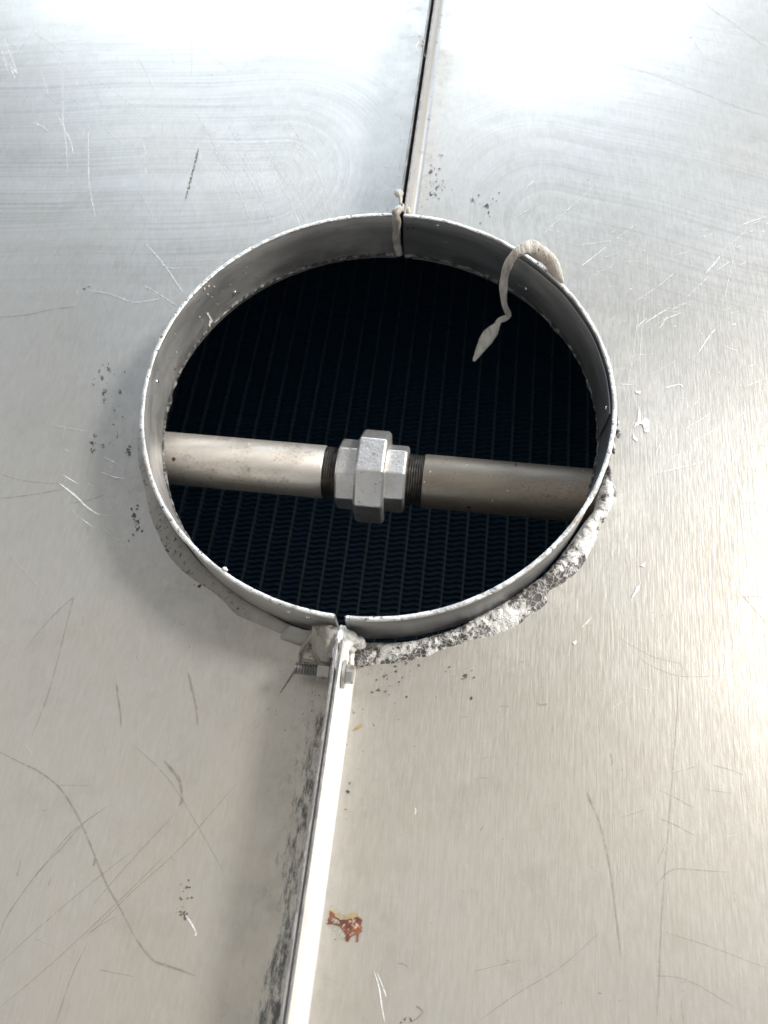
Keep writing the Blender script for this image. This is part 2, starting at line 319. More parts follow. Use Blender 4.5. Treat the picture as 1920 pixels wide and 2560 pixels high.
# ------------------------------------------------------------------ sheets
V0 = .060
def v0(side): return .052 if side > 0 else .030
def und(p):
    a = min(1, max(0, (abs(p.dot(V))-V0)/.5)); b = min(1, max(0, (p.length-1.1)/.5))
    return .010*a*b*noise.noise(Vector((p.x*1.1+3, p.y*1.1, .5)))
def zsheet(p): return ZS + und(Vector((p.x, p.y, 0)))
def hole_r(p):                                 # the cut is tight on the far side and stands off the collar on the near side
    a = math.atan2(p.y, p.x); t = max(0.0, -math.sin(a)+.12)
    return 1.004 + .036*min(1, t*1.5)
UMAX, UMIN, VMAX = 4.3, -3.0, 3.7
def sheet(side):
    mb = MB(); n = 260; nr = 46; a0 = math.asin(v0(side)/1.01)
    per = [(UMAX, v0(side)), (UMAX, VMAX), (UMIN, VMAX), (UMIN, v0(side))]
    le = [VMAX-v0(side), UMAX-UMIN, VMAX-v0(side)]; tot = sum(le)
    def outer(t):
        q = t*tot
        for k in range(3):
            if q <= le[k]+1e-9:
                f = q/le[k]; return (per[k][0]+(per[k+1][0]-per[k][0])*f, per[k][1]+(per[k+1][1]-per[k][1])*f)
            q -= le[k]
        return per[3]
    rows = [[] for _ in range(nr+3)]
    for i in range(n+1):
        t = i/n; al = a0+(math.pi-2*a0)*t
        du, dv = math.cos(al), math.sin(al)
        dirw = U*du + V*dv*side; r = hole_r(dirw); pi_ = dirw*r
        if i in (0, n): pi_ = uv(math.copysign(math.sqrt(r*r-v0(side)*v0(side)), du), v0(side)*side)
        ou, ov = outer(t); po = uv(ou, ov*side)
        rows[0].append(Vector((pi_.x, pi_.y, ZS-.05))); rows[1].append(Vector((pi_.x, pi_.y, ZS-.004)))
        for k in range(nr+1):
            f = (k/nr)**1.6; p = pi_.lerp(po, f); p.z = zsheet(p); rows[k+2].append(p)
    mb.grid(rows, 0, True, flip=(side > 0))
    return mb
def ribbon(mb, pts, w, m, lift=.0016, jit=0.0, taper=True):     # pixel polyline -> thin mark in the sheet's own mesh
    P = [at(x, y, ZS) for x, y in pts]; Q = []
    for a, b in zip(P[:-1], P[1:]):
        k = max(1, int((b-a).length/.035)); Q += [a.lerp(b, j/k) for j in range(k)]
    Q.append(P[-1]); rows = []
    for i, p in enumerate(Q):
        t = (Q[min(i+1, len(Q)-1)]-Q[max(i-1, 0)]).normalized(); nn = Vector((-t.y, t.x, 0))
        f = i/(len(Q)-1); ww = w*.5*(min(1, 5*f+.15, 5*(1-f)+.15) if taper else 1)*(1+jit*noise.noise(p*30))
        p = p+nn*jit*.006*noise.noise(p*9)
        z = zsheet(p)+lift; rows.append([Vector((p.x-nn.x*ww, p.y-nn.y*ww, z)), Vector((p.x+nn.x*ww, p.y+nn.y*ww, z))])
    mb.grid(rows, m, True, flip=True)
def patch(mb, pts, m, lift=.002, rag=.004, dense=3):                 # filled irregular mark, from a pixel outline
    P = [at(x, y, ZS) for x, y in pts]; Q = []
    for a, b in zip(P, P[1:]+P[:1]): Q += [a.lerp(b, j/dense) for j in range(dense)]
    Q = [q+Vector((noise.noise(q*40), noise.noise(q*40+Vector((9, 9, 9))), 0))*rag for q in Q]
    for q in Q: q.z = zsheet(q)+lift
    area = sum(a.x*b.y-b.x*a.y for a, b in zip(Q, Q[1:]+Q[:1]))
    if area < 0: Q.reverse()
    mb.add(Q, [list(range(len(Q)))], m, False)
SL, SR = sheet(-1), sheet(1)
# material slots of both sheets: 0 sheet, 1 white, 2 faint, 3 dull, 4 grime, 5 rust, 6 amber, 7 pale, 8 underside
W_, F_, D_, K_ = 1, 2, 3, 4
px = 3.0/F                                     # one photograph pixel at the sheets, in radii
def smooth(pts, k=6):
    if len(pts) < 3: return pts
    P = [pts[0]]+list(pts)+[pts[-1]]; o = []
    for i in range(1, len(P)-2):
        for j in range(k):
            t = j/k; a, b, c, d = P[i-1], P[i], P[i+1], P[i+2]
            o.append(tuple(.5*((2*b[q])+(-a[q]+c[q])*t+(2*a[q]-5*b[q]+4*c[q]-d[q])*t*t+(-a[q]+3*b[q]-3*c[q]+d[q])*t**3) for q in (0, 1)))
    o.append(P[-2]); return o
left_marks = [
 # dark marks
 ([(0,1880),(60,1910),(100,1930),(150,1970),(195,2040),(225,2110),(262,2200),(300,2270),(338,2343)], 3.2, D_, .2),
 ([(338,2343),(360,2375),(385,2402),(420,2415),(450,2425),(490,2440)], 4.0, D_, .3),
 ([(496,372),(490,395),(484,425),(474,460),(464,500)], 6.0, K_, .9),
 ([(270,2014),(240,2035),(205,2062),(150,2125),(110,2165),(60,2230),(20,2290),(0,2340)], 2.2, D_, .2),
 ([(210,2057),(170,2090),(100,2180)], 1.6, D_, 0), ([(210,2350),(330,2230),(450,2120),(590,1960)], 1.4, D_, 0),
 ([(60,1625),(120,1550),(176,1498),(180,1505),(160,1580),(140,1660),(115,1750),(80,1840)], 2.0, D_, .1),
 ([(230,2265),(320,2160),(440,2030)], 1.3, D_, 0), ([(0,1245),(80,1235),(158,1222)], 2.4, D_, .1), ([(0,1184),(60,1200),(140,1208),(160,1198)], 1.8, D_, .1),
 ([(172,1258),(220,1250),(262,1236)], 2.2, D_, .2), ([(330,1860),(430,1960),(560,2180)], 1.3, D_, 0),
 ([(290,1705),(300,1770),(303,1820)], 3.6, D_, .7), ([(470,1680),(478,1720),(490,1770),(494,1815)], 4.6, D_, .8),
 ([(410,1900),(430,1925),(448,1950),(455,1995),(448,2015)], 5.2, D_, .9), ([(340,1640),(346,1655)], 4, D_, .5), ([(80,2028),(120,2026)], 3.0, K_, .6),
 ([(222,2352),(180,2440),(160,2500),(140,2560)], 1.6, D_, 0), ([(0,2410),(120,2300),(250,2190),(330,2130)], 1.3, D_, 0), ([(0,2520),(140,2400),(300,2250),(420,2130)], 1.3, D_, 0),
 ([(235,2145),(236,2155),(232,2165)], 4, D_, .4), ([(0,793),(60,788),(140,772),(200,766)], 3.5, D_, .4), ([(205,725),(215,722),(228,716)], 5.5, K_, .8),
 ([(620,1820),(650,1795)], 4, D_, .6), ([(622,1826),(656,1800)], 3, D_, .5), ([(628,1830),(655,1808)], 3, D_, .5),
 # bright marks
 ([(460,2284),(477,2306),(490,2332),(486,2340)], 3.6, W_, .2), ([(128,0),(132,60),(140,95),(155,150),(185,200),(240,280),(300,370)], 2.0, W_, .2),
 ([(118,98),(140,135),(156,185),(158,230),(158,300),(165,360),(170,450)], 2.4, W_, .3), ([(0,75),(20,120),(42,180),(35,172)], 3.2, W_, .5),
 ([(40,200),(28,168),(46,190)], 5, W_, .6), ([(138,268),(150,300),(165,330),(178,358),(187,405)], 2.6, W_, .4), ([(222,290),(222,430),(228,490),(240,545)], 2.4, W_, .3),
 ([(352,350),(363,375),(365,410),(366,450)], 2.4, W_, .3), ([(100,175),(112,205),(122,240)], 2.0, W_, .2), ([(78,305),(105,315),(125,332)], 3.0, W_, .7),
 ([(365,612),(410,662),(460,735)], 2.4, W_, .2), ([(215,728),(260,733),(300,745),(335,757),(380,752),(410,745)], 5.0, F_, .4), ([(335,757),(345,757)], 7.0, F_, .3),
 ([(360,715),(400,737),(440,765)], 4.5, F_, .7), ([(400,660),(430,672),(505,670)], 3.0, F_, .3), ([(500,680),(525,695)], 3.0, F_, .3),
 ([(145,1205),(190,1240),(215,1265),(250,1290)], 4.5, W_, .3), ([(155,1185),(195,1210)], 3, W_, .3), ([(245,1285),(275,1292)], 5, W_, .6), ([(175,1268),(195,1295)], 1.8, W_, .2),
 ([(200,1295),(232,1318)], 3, W_, .5), ([(245,1310),(285,1345),(315,1358)], 2.0, F_, .2), ([(258,1142),(300,1163)], 4, W_, .7), ([(272,1155),(280,1170)], 9, W_, .6),
 ([(130,1060),(180,1072),(220,1078)], 2.4, F_, .2), ([(160,1122),(172,1128)], 5, W_, .5), ([(210,1345),(222,1341)], 3, W_, .4), ([(220,1210),(252,1224)], 3.2, W_, .5),
 ([(252,1180),(285,1192),(312,1196)], 3.2, W_, .7), ([(262,1236),(285,1238)], 3.4, W_, .4), ([(255,1248),(280,1262)], 3.6, F_, .5), ([(314,1492),(319,1502)], 5, W_, .2), ([(315,1328),(319,1334)], 8, W_, .3),
 ([(60,1857),(80,1885)], 2.6, W_, .4), ([(240,1565),(248,1600)], 2.0, W_, .6), ([(280,1606),(288,1604)], 3, W_, .2), ([(185,2205),(188,2225)], 2.4, W_, .2), ([(102,2460),(106,2480)], 2.2, W_, .2),
 ([(20,1385),(80,1450),(115,1500)], 1.4, F_, .1), ([(0,120),(15,160),(22,185)], 2.5, W_, .5),
]
rnd = random.Random(3)
for k in range(20):                            # the fan of fine parallel scratches above the collar
    x = 470+k*15+rnd.uniform(-10, 10); y = 280+rnd.uniform(-10, 110); ln = rnd.uniform(120, 280)
    left_marks.append(([(x, y), (x+ln*.30, y+ln*.5), (x+ln*.50, y+ln)], rnd.uniform(1.0, 2.2), F_ if k % 3 else W_, .2))
for k in range(60):
    x, y = rnd.uniform(0, 600), rnd.uniform(60, 760); a = rnd.gauss(1.2, .5); ln = rnd.choice((8, 15, 30, 60, 110))
    left_marks.append(([(x, y), (x+ln*.5*math.cos(a)+2, y+ln*.5*math.sin(a)), (x+ln*math.cos(a), y+ln*math.sin(a))], rnd.uniform(1.0, 1.9), F_, .3))
for k in range(20):
    x, y = rnd.uniform(0, 480), rnd.uniform(760, 2540)
    if (x-945)**2+(y-1040)**2 < 640**2: continue
    a = rnd.choice((rnd.gauss(2.3, .3), rnd.gauss(.6, .4), rnd.gauss(1.7, .25))); ln = rnd.choice((8, 14, 25, 50, 90))
    left_marks.append(([(x, y), (x+ln*.5*math.cos(a)+rnd.uniform(-3, 3), y+ln*.5*math.sin(a)), (x+ln*math.cos(a), y+ln*math.sin(a))], rnd.uniform(.7, 1.3), rnd.choice((F_, D_, D_)), .2))
for pts, wd, m, j in left_marks: ribbon(SL, smooth(pts), wd*px, m, .0012+.0004*m, j)
right_marks = [
 ([(1455,137),(1540,160),(1640,190),(1720,220),(1800,250),(1870,275),(1920,288)], 2.2, D_, .2), ([(1755,0),(1790,30),(1830,55),(1870,85),(1920,118)], 2.4, D_, .2),
 ([(1730,92),(1765,145),(1835,165)], 1.2, D_, 0), ([(1722,97),(1738,88)], 7, K_, 1.2), ([(1680,80),(1690,83)], 3, K_, .8), ([(1460,105),(1470,106)], 2.6, K_, .5),
 ([(1468,1980),(1480,2010),(1500,2060),(1520,2140),(1535,2240),(1548,2340),(1556,2400)], 2.8, D_, .3), ([(1468,1980),(1476,2000),(1484,2012)], 5, D_, .4),
 ([(1700,1640),(1695,1750),(1688,1860),(1678,1980),(1668,2120),(1655,2300),(1648,2460),(1643,2560)], 2.0, D_, .2),
 ([(1850,1480),(1880,1515),(1920,1560)], 2.6, D_, .2), ([(1843,1493),(1880,1491),(1920,1493)], 2.4, D_, .3), ([(1640,2215),(1660,2190),(1690,2172),(1760,2176),(1820,2180)], 1.8, D_, .2),
 ([(1060,2530),(1048,2520),(1043,2516),(1058,2530),(1040,2548),(1020,2556)], 3.2, D_, .4), ([(1000,2560),(1020,2545),(1030,2555)], 3.6, K_, .6),
 ([(1640,2440),(1720,2450),(1840,2520)], 1.5, D_, .2), ([(1705,2495),(1710,2560)], 2.0, D_, .2), ([(1200,2550),(1300,2480),(1400,2420),(1500,2330)], 1.2, D_, 0),
 ([(1660,2330),(1760,2360),(1920,2420)], 1.4, D_, .1), ([(1780,1912),(1830,1925),(1860,1938)], 1.6, D_, .1), ([(1640,1970),(1690,1995),(1735,2020)], 1.6, D_, .2),
 ([(1650,2045),(1700,2068),(1740,2090)], 1.6, D_, .1), ([(1600,1640),(1620,1660),(1700,1690),(1800,1688)], 1.4, D_, .1), ([(1560,1300),(1565,1400),(1600,1560)], .9, D_, 0),
 ([(1180,2430),(1300,2400)], 1.0, D_, 0), ([(1540,1590),(1630,1640),(1700,1660),(1720,1700)], 1.2, D_, 0), ([(1855,1250),(1892,1260)], 2.4, D_, .6), ([(1900,1210),(1920,1228)], 2.0, D_, .3),
 ([(1642,1183),(1652,1187)], 6, D_, .3), ([(1762,1250),(1772,1254)], 4.5, D_, .3), ([(1775,1268),(1787,1276)], 5.5, D_, .4), ([(1685,1330),(1698,1334)], 4, D_, .4),
 ([(1330,1595),(1345,1598),(1360,1760)], 1.0, D_, 0), ([(1345,1755),(1350,1762),(1370,1758)], 4, D_, .8), ([(1525,1880),(1530,1900),(1528,1915)], 2.2, D_, .6), ([(1610,2220),(1640,2240)], 2, D_, .4),
 ([(995,2408),(1010,2410),(1020,2418)], 2.4, D_, .2), ([(1390,2510),(1410,2508)], 2.4, D_, .4), ([(1340,1060),(1342,1062)], 1, D_, 0),
 ([(935,2428),(948,2470),(955,2520),(962,2557)], 3.0, W_, .2), ([(942,2432),(950,2450),(962,2480),(966,2495)], 2.2, W_, .3), ([(1036,2018),(1040,2026),(1036,2038)], 2.4, W_, .2),
 ([(1300,1950),(1304,1960)], 3, W_, .2), ([(1655,1180),(1700,1170),(1764,1153)], 2.8, W_, .2), ([(1742,888),(1770,845),(1788,822)], 3.4, W_, .3), ([(1775,822),(1805,812)], 4, W_, .3),
 ([(1610,812),(1655,780),(1708,782)], 2, F_, .2), ([(1658,800),(1705,782)], 4, W_, .3), ([(1640,812),(1660,800)], 5, W_, .6), ([(1615,805),(1676,768)], 3.6, W_, .4), ([(1590,820),(1618,795)], 3.6, W_, .4),
 ([(1535,925),(1565,920)], 3.6, W_, .2), ([(1540,960),(1600,965)], 2.2, W_, .4), ([(1665,970),(1672,968),(1700,962),(1706,970)], 4, W_, .6), ([(1810,1003),(1845,994)], 3.2, W_, .3),
 ([(1310,478),(1340,446)], 3, W_, .3), ([(1400,499),(1410,490)], 5, W_, .3), ([(1583,543),(1593,532)], 6, W_, .4), ([(1555,550),(1568,540)], 3.4, F_, .3), ([(1845,566),(1920,540)], 3.2, W_, .3),
 ([(1840,600),(1825,680),(1810,745)], 1.6, F_, .2), ([(1342,600),(1400,545),(1440,500)], 2.4, F_, .4), ([(1350,570),(1420,525),(1480,470),(1500,440)], 1.8, F_, .3), ([(1270,555),(1330,520)], 3, F_, .3),
 ([(1617,620),(1617,700),(1602,850),(1600,955)], 1.4, F_, .1), ([(1560,1015),(1580,900),(1600,750)], 1.6, F_, .1), ([(1763,685),(1790,655),(1800,640)], 3.4, W_, .4), ([(1590,752),(1640,720),(1690,680)], 2.4, F_, .3),
 ([(1485,690),(1500,680)], 5, W_, .4), ([(1720,746),(1727,733)], 4, W_, .4), ([(1525,800),(1535,795)], 5, W_, .3), ([(1860,968),(1895,955),(1920,945)], 2.6, W_, .3), ([(1890,980),(1920,975)], 4, W_, .4),
 ([(1660,1098),(1676,1090)], 4, W_, .2), ([(1575,890),(1640,884)], 2, F_, .2), ([(1890,1012),(1920,1005)], 2.4, W_, .4), ([(1400,720),(1410,716)], 6, W_, .3),
]
for k in range(150):
    x, y = rnd.uniform(1150, 1920), rnd.uniform(560, 1150)
    if (x-945)**2+(y-1040)**2 < 625**2: continue
    a = rnd.gauss(-.45, .35); ln = rnd.choice((4, 6, 10, 18, 40, 80))
    right_marks.append(([(x, y), (x+ln*.5*math.cos(a), y+ln*.5*math.sin(a)+rnd.uniform(-1, 1)), (x+ln*math.cos(a), y+ln*math.sin(a))], rnd.uniform(1.2, 2.6) if ln > 10 else rnd.uniform(2, 4), rnd.choice((W_, F_, F_)), .3))
for k in range(34):
    x, y = rnd.uniform(1100, 1920), rnd.uniform(1500, 2560); a = rnd.choice((rnd.gauss(0, .12), rnd.gauss(1.5, .15), rnd.gauss(2.4, .5))); ln = rnd.choice((8, 16, 30, 70))
    if (x-945)**2+(y-1040)**2 < 700**2: continue
    right_marks.append(([(x, y), (x+ln*.5*math.cos(a)+rnd.uniform(-3, 3), y+ln*.5*math.sin(a)), (x+ln*math.cos(a), y+ln*math.sin(a))], rnd.uniform(.7, 1.3), rnd.choice((D_, D_, F_)), .2))
for k in range(34):                            # small specks
    x, y = rnd.uniform(1000, 1920), rnd.uniform(1450, 2560)
    if (x-945)**2+(y-1040)**2 < 680**2: continue
    s_ = rnd.choice((1.5, 2, 3, 4)); right_marks.append(([(x, y), (x+s_*1.3, y+s_*rnd.uniform(-1, 1))], s_*1.2, K_, .6))
for x, y in [(1742,1290),(1784,1755),(1628,1530),(1658,1537),(1484,1530),(1473,1563),(1305,1653),(1237,1624),(1180,1764),(1190,1948),(1283,2304),(1270,2400),(1500,2482),(1696,1693),(1723,555)]:
    right_marks.append(([(x-3, y), (x+4, y+2)], 6, K_, .6))
for pts, wd, m, j in right_marks: ribbon(SR, smooth(pts), wd*px, m, .0012+.0004*m, j)
for cxp, cyp, sx_, sy_, n_ in [(270,960,22,45,26),(290,1085,20,22,12),(343,1300,10,26,26),(234,1105,8,14,10),(322,1125,6,9,6),(460,2250,20,34,30),(505,1462,14,8,8)]:
    for k in range(n_):
        x, y = cxp+rnd.gauss(0, sx_*.85), cyp+rnd.gauss(0, sy_*.85); s_ = rnd.choice((1, 1.6, 2.2, 3.2, 5))
        q = [(x+s_*math.cos(t)*rnd.uniform(.3, 1.7), y+s_*math.sin(t)*rnd.uniform(.3, 1.9)) for t in (0, 1.2, 2.5, 3.8, 5)]
        patch(SL, q, K_, .0030+.00001*k, .001, 1)
for cxp, cyp, sx_, sy_, n_ in [(1092,450,14,40,40),(1215,515,20,20,16),(950,470,30,40,20),(862,1990,7,34,30),(1150,1690,60,30,20),(965,1700,50,30,34)]:
    for k in range(n_):
        x, y = cxp+rnd.gauss(0, sx_*.85), cyp+rnd.gauss(0, sy_*.85); s_ = rnd.choice((1, 1.5, 2, 3, 4.5))
        q = [(x+s_*math.cos(t)*rnd.uniform(.3, 1.7), y+s_*math.sin(t)*rnd.uniform(.3, 1.9)) for t in (0, 1.2, 2.5, 3.8, 5)]
        if (at(x, y, ZS)).dot(V) > V0+.02: patch(SR, q, K_, .0030+.00001*k, .001, 1)
def Z7(pts): return [(780+x/9.217, 2230+y/9.217) for x, y in pts]
patch(SR, Z7([(430,300),(480,290),(500,380),(600,700),(760,1000),(740,1100),(640,1090),(560,950),(450,880),(350,790),(400,700)]), 7, .0030)
patch(SR, Z7([(410,420),(490,385),(560,405),(640,470),(730,520),(860,530),(980,480),(1080,540),(1150,600),(1130,640),(1000,640),(820,650),(720,680),(600,650),(480,560),(420,520)]), 6, .0036)
patch(SR, Z7([(410,430),(470,450),(560,560),(650,640),(760,640),(900,620),(1060,560),(1160,650),(1120,780),(1170,830),(1160,920),(1080,990),(1060,1150),(1025,1155),(1030,1000),(960,1010),(880,1060),(830,1150),(790,1140),(760,1060),(780,990),(720,900),(650,800),(560,770),(440,750),(350,755),(325,725),(380,690),(360,640),(405,560)]), 5, .0042, .003, 2)
for pl in ([(860,980),(930,920),(970,940),(960,970),(880,1010)], [(470,600),(560,610),(660,690),(640,740),(520,720),(450,670)], [(820,850),(860,840),(870,880),(830,885)], [(840,650),(900,650),(910,690),(850,700)]):
    patch(SR, Z7(pl), 7, .0048, .002, 2)
patch(SR, Z7([(520,1070),(580,1090),(570,1120),(530,1110)]), K_, .0046, .001, 1)
for pl in ([(1597,1016),(1603,1040),(1598,1062),(1583,1070),(1592,1055)], [(1596,1058),(1612,1045),(1622,1052),(1620,1080),(1612,1082),(1606,1062)], [(1583,1085),(1596,1102),(1590,1104),(1582,1096)], [(1604,1108),(1611,1096),(1603,1113)], [(1588,977),(1602,978),(1600,986),(1590,983)],
           [(1600,1415),(1614,1405),(1610,1418)], [(1578,1495),(1590,1470),(1602,1452),(1597,1475),(1585,1490)], [(1430,1606),(1440,1600),(1442,1604),(1436,1612)], [(1452,1570),(1470,1550),(1480,1540),(1468,1560)]):
    patch(SR, pl, W_, .0035, .0025, 3)
for pl in ([(880,1828),(888,1818),(902,1808),(905,1816),(890,1826)],): patch(SR, pl, 6, .0032, .003, 3)
SM = [None, M['sc_w'], M['sc_f'], M['sc_d'], M['grime'], M['rust'], M['amber'], M['pale']]
pan_l = thing('metal_panel', uv(-.0, -1.6, ZS), 'left brushed metal panel with long curved dark scratch and grey sealant along its collar', 'metal panel', 'two metal panels bolted along the seam')
pan_r = thing('metal_panel', uv(.0, 1.6, ZS), 'right brushed metal panel with red rust stain and cracked white sealant along its collar', 'metal panel', 'two metal panels bolted along the seam')
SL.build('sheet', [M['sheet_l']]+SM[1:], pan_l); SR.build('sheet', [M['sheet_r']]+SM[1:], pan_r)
# ------------------------------------------------------------------ flanges: the sheets bend up along the seam
def flange(side, far, parent):
    mb = MB(); th = .0095; gap = .0085 if far else .0045
    n = 150; u0 = 1.012 if far else -1.075; u1 = UMAX if far else UMIN
    rad = v0(side)-gap-th; rows = []
    ztop = .0 if far else -.005
    for i in range(n+1):
        f = i/n; u = u0+(u1-u0)*f
        e = .004*noise.noise(Vector((u*9, side*3, 1))) + .0010*noise.noise(Vector((u*17, side, 5)))
        lean = (.010*noise.noise(Vector((u*.9, 4, 0)))) 
        zt = ztop + e*(1.0 if side < 0 else .5)
        prof = []
        for k in range(11):
            a = math.pi/2*k/10; prof.append((gap+th+rad-rad*math.sin(a), ZS+rad-rad*math.cos(a)))
        prof += [(gap+th, ZS+.12), (gap+th+.0*e, zt-.004), (gap+th-.0025, zt), (gap+.002, zt), (gap, zt-.003), (gap, ZS-.02)]
        rows.append([uv(u, side*q[0], q[1]) for q in prof])
    nprof = len(rows[0]); mi = [0]*12+[1]*3+[0]
    vs = [p for r in rows for p in r]; fs = []; 
    for i in range(n):
        for j in range(nprof-1):
            q = [i*nprof+j, i*nprof+j+1, (i+1)*nprof+j+1, (i+1)*nprof+j]
            fs.append((q if (side > 0) == far else q[::-1], mi[j]))
    o = len(mb.v); mb.v += vs
    for q, m in fs: mb.f.append([x+o for x in q]); mb.m.append(m); mb.sm.append(m == 0)
    end = rows[0]; mb.add(end[:], [list(range(len(end)))], 1, False)
    return mb.build('flange', [M['flange_far'] if far else M['flange'], M['edge']], parent)
for far in (True, False): flange(-1, far, pan_l); flange(1, far, pan_r)
# ------------------------------------------------------------------ collar halves (angles measured from +X)
RT = [(0, 1.0)]
def arc_pts(a0, a1, n): return [math.radians(a0+(a1-a0)*i/n) for i in range(n+1)]
def angle_at(x, y, z=0.0): p = at(x, y, z); return math.degrees(math.atan2(p.y, p.x))
A_NL, A_NR = angle_at(838, 1547), angle_at(862, 1547)      # the open gap at the near seam
A_F = 90-math.degrees(PHI)
def rjit(a): return 1 + .0022*math.sin(3*a+.6) + .0018*math.sin(5*a+2)
def collar(a0, a1, parent, inner_step=None):
    n = 220; mb = MB(); rows = []
    T = .016
    for a in arc_pts(a0, a1, n):
        r = rjit(a); c, s = math.cos(a), math.sin(a); d = .0015*noise.noise(Vector((c*6, s*6, 3)))
        zb = ZS-.012-.006*noise.noise(Vector((c*14, s*14, 1)))
        pr = [(r-T+d, zb), (r-T+d, -.16), (r-T+d, -.08), (r-T+d, -.006), (r-T+.003, 0), (r-.003, 0), (r, -.005), (r, -.10), (r, zb)]
        rows.append([Vector((c*q, s*q, z)) for q, z in pr])
    mb.grid(rows, 0, True, False, True); nn = len(rows[0])
    for r in rows: r.append(r[0]) if False else None
    mb.add(rows[0], [list(range(nn))], 0, False); mb.add(rows[-1], [list(range(nn))[::-1]], 0, False)
    # paint flecks that stick to the inside
    return mb
def fleck(mb, a, z, sa, sz, m, r0=1-.016):
    n = 9; vs = []
    for k in range(n):
        t = 2*math.pi*k/n; q = rnd.uniform(.6, 1.3); aa = a+sa*q*math.cos(t)/1.0; zz = z+sz*q*math.sin(t); r = r0*1-.0035+(rjit(aa)-1)
        vs.append(Vector((math.cos(aa)*r, math.sin(aa)*r, zz)))
    mb.add(vs, [list(range(n))], m, False); 
def inner_at(x, y):                            # point on the inside of the collar behind a pixel
    d = R3 @ Vector(((x-960)/F, -(y-1280)/F, -1)); lo, hi = 0.5, 6.0
    best = None
    for k in range(4000):
        t = 1.5+k*.0008; p = CAM+d*t
        if p.z < .02 and math.hypot(p.x, p.y) > .984: best = p; break
    return best
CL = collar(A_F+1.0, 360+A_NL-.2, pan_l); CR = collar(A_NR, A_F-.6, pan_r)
for x, y, s in [(523,715,3.5),(512,722,3),(520,735,2.2),(536,716,2.4),(614,681,1.6),(556,728,1.4),(545,760,1.3),(500,792,1.8),(438,835,1.5),(470,830,1.3),(433,860,1.2),(470,860,1.3),(617,668,1.3),(577,711,1.4),(505,800,1.2),(425,915,1.3),(441,880,1.6),(750,582,1.5),(640,690,1.2),(530,742,1.4)]:
    p = inner_at(x, y); fleck(CL, math.atan2(p.y, p.x), p.z, s*.0016, s*.0026, 1)
for k, (x, y) in enumerate([(520,785),(524,792),(527,798),(526,806),(524,813),(529,801)]):
    p = inner_at(x, y); fleck(CL, math.atan2(p.y, p.x), p.z, .006, .014, 1)
for x, y, s in [(1025,567,3),(1033,566,4),(1018,570,2.4),(741,640,2.2),(795,578,1.6),(957,615,1.8),(1424,774,2.4),(436,920,4),(435,932,2),(1030,560,2.5)]:
    p = inner_at(x, y)
    if p: fleck(CR if x > 1000 else CL, math.atan2(p.y, p.x), p.z, s*.0016, s*.0026, 2)
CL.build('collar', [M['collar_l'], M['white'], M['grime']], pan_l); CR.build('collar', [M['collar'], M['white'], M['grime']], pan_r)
def rim(a0, a1, parent, seed):
    mb = MB(); rows = []; n = 700
    for a in arc_pts(a0, a1, n):
        c, s = math.cos(a), math.sin(a); r = rjit(a); q = Vector((c, s, seed))
        wo = .0015+.005*max(0, noise.noise(q*8))+.0015*noise.noise(q*22); wi = .0005+.003*max(0, noise.noise(q*9+Vector((5, 5, 5))))+.001*noise.noise(q*25)
        h = .003+.003*noise.noise(q*16)+.0012*noise.noise(q*35); dn = .006+.012*max(0, noise.noise(q*7))
        pr = [(r+wo*.6, -dn), (r+wo, -.003), (r+wo*.4, h*.8), (r-.008, h), (r-.016-wi*.4, h*.7), (r-.016-wi, -.003), (r-.016-wi*.5, -dn*.4)]
        rows.append([Vector((c*x, s*x, z)) for x, z in pr])
    mb.grid(rows, 0, True, False, False)
    mb.add(rows[0], [list(range(7))], 0, False); mb.add(rows[-1], [list(range(7))[::-1]], 0, False)
    return mb.build('rim_sealant', M['rim'], parent)
rim(A_F+1.2, 360+A_NL-.3, pan_l, 1); rim(A_NR+.3, A_F-.8, pan_r, 2)
def weld(a0, a1, parent, seed):
    mb = MB(); pts = []; rr = []
    n = int(abs(a1-a0)*2.4)
    for a in arc_pts(a0, a1, n):
        c, s = math.cos(a), math.sin(a); q = Vector((c, s, seed))
        r = rjit(a)-.018+.003*noise.noise(q*30); pts.append(Vector((c*r, s*r, ZS-.004+.006*noise.noise(q*22)))); rr.append(max(.003, .007+.007*noise.noise(q*7)+.004*noise.noise(q*26)+.003*noise.noise(q*60)))
    mb.tube(pts, rr, 0, 8, wob=.35)
    return mb.build('weld_bead', M['weld'], parent)
weld(A_F+1.5, 212, pan_l, 1); weld(-28, A_F-1, pan_r, 2)
# second, slightly lower band inside the right half
mb = MB(); rows = []
for a in arc_pts(-12, 45, 90):
    c, s = math.cos(a), math.sin(a); f = (math.degrees(a)+12)/65; zt = -.018+.006*noise.noise(Vector((c*8, s*8, 0))); r = rjit(a)-.019
    rows.append([Vector((c*x, s*x, z)) for x, z in ((r-.007, -.225), (r-.007, zt-.003), (r-.004, zt), (r-.001, zt-.001), (r, -.05))])
mb.grid(rows, 0, True, False, True); mb.add(rows[0], [list(range(5))], 0, False); mb.add(rows[-1], [list(range(5))[::-1]], 0, False)
mb.build('inner_band', M['collar'], pan_r)
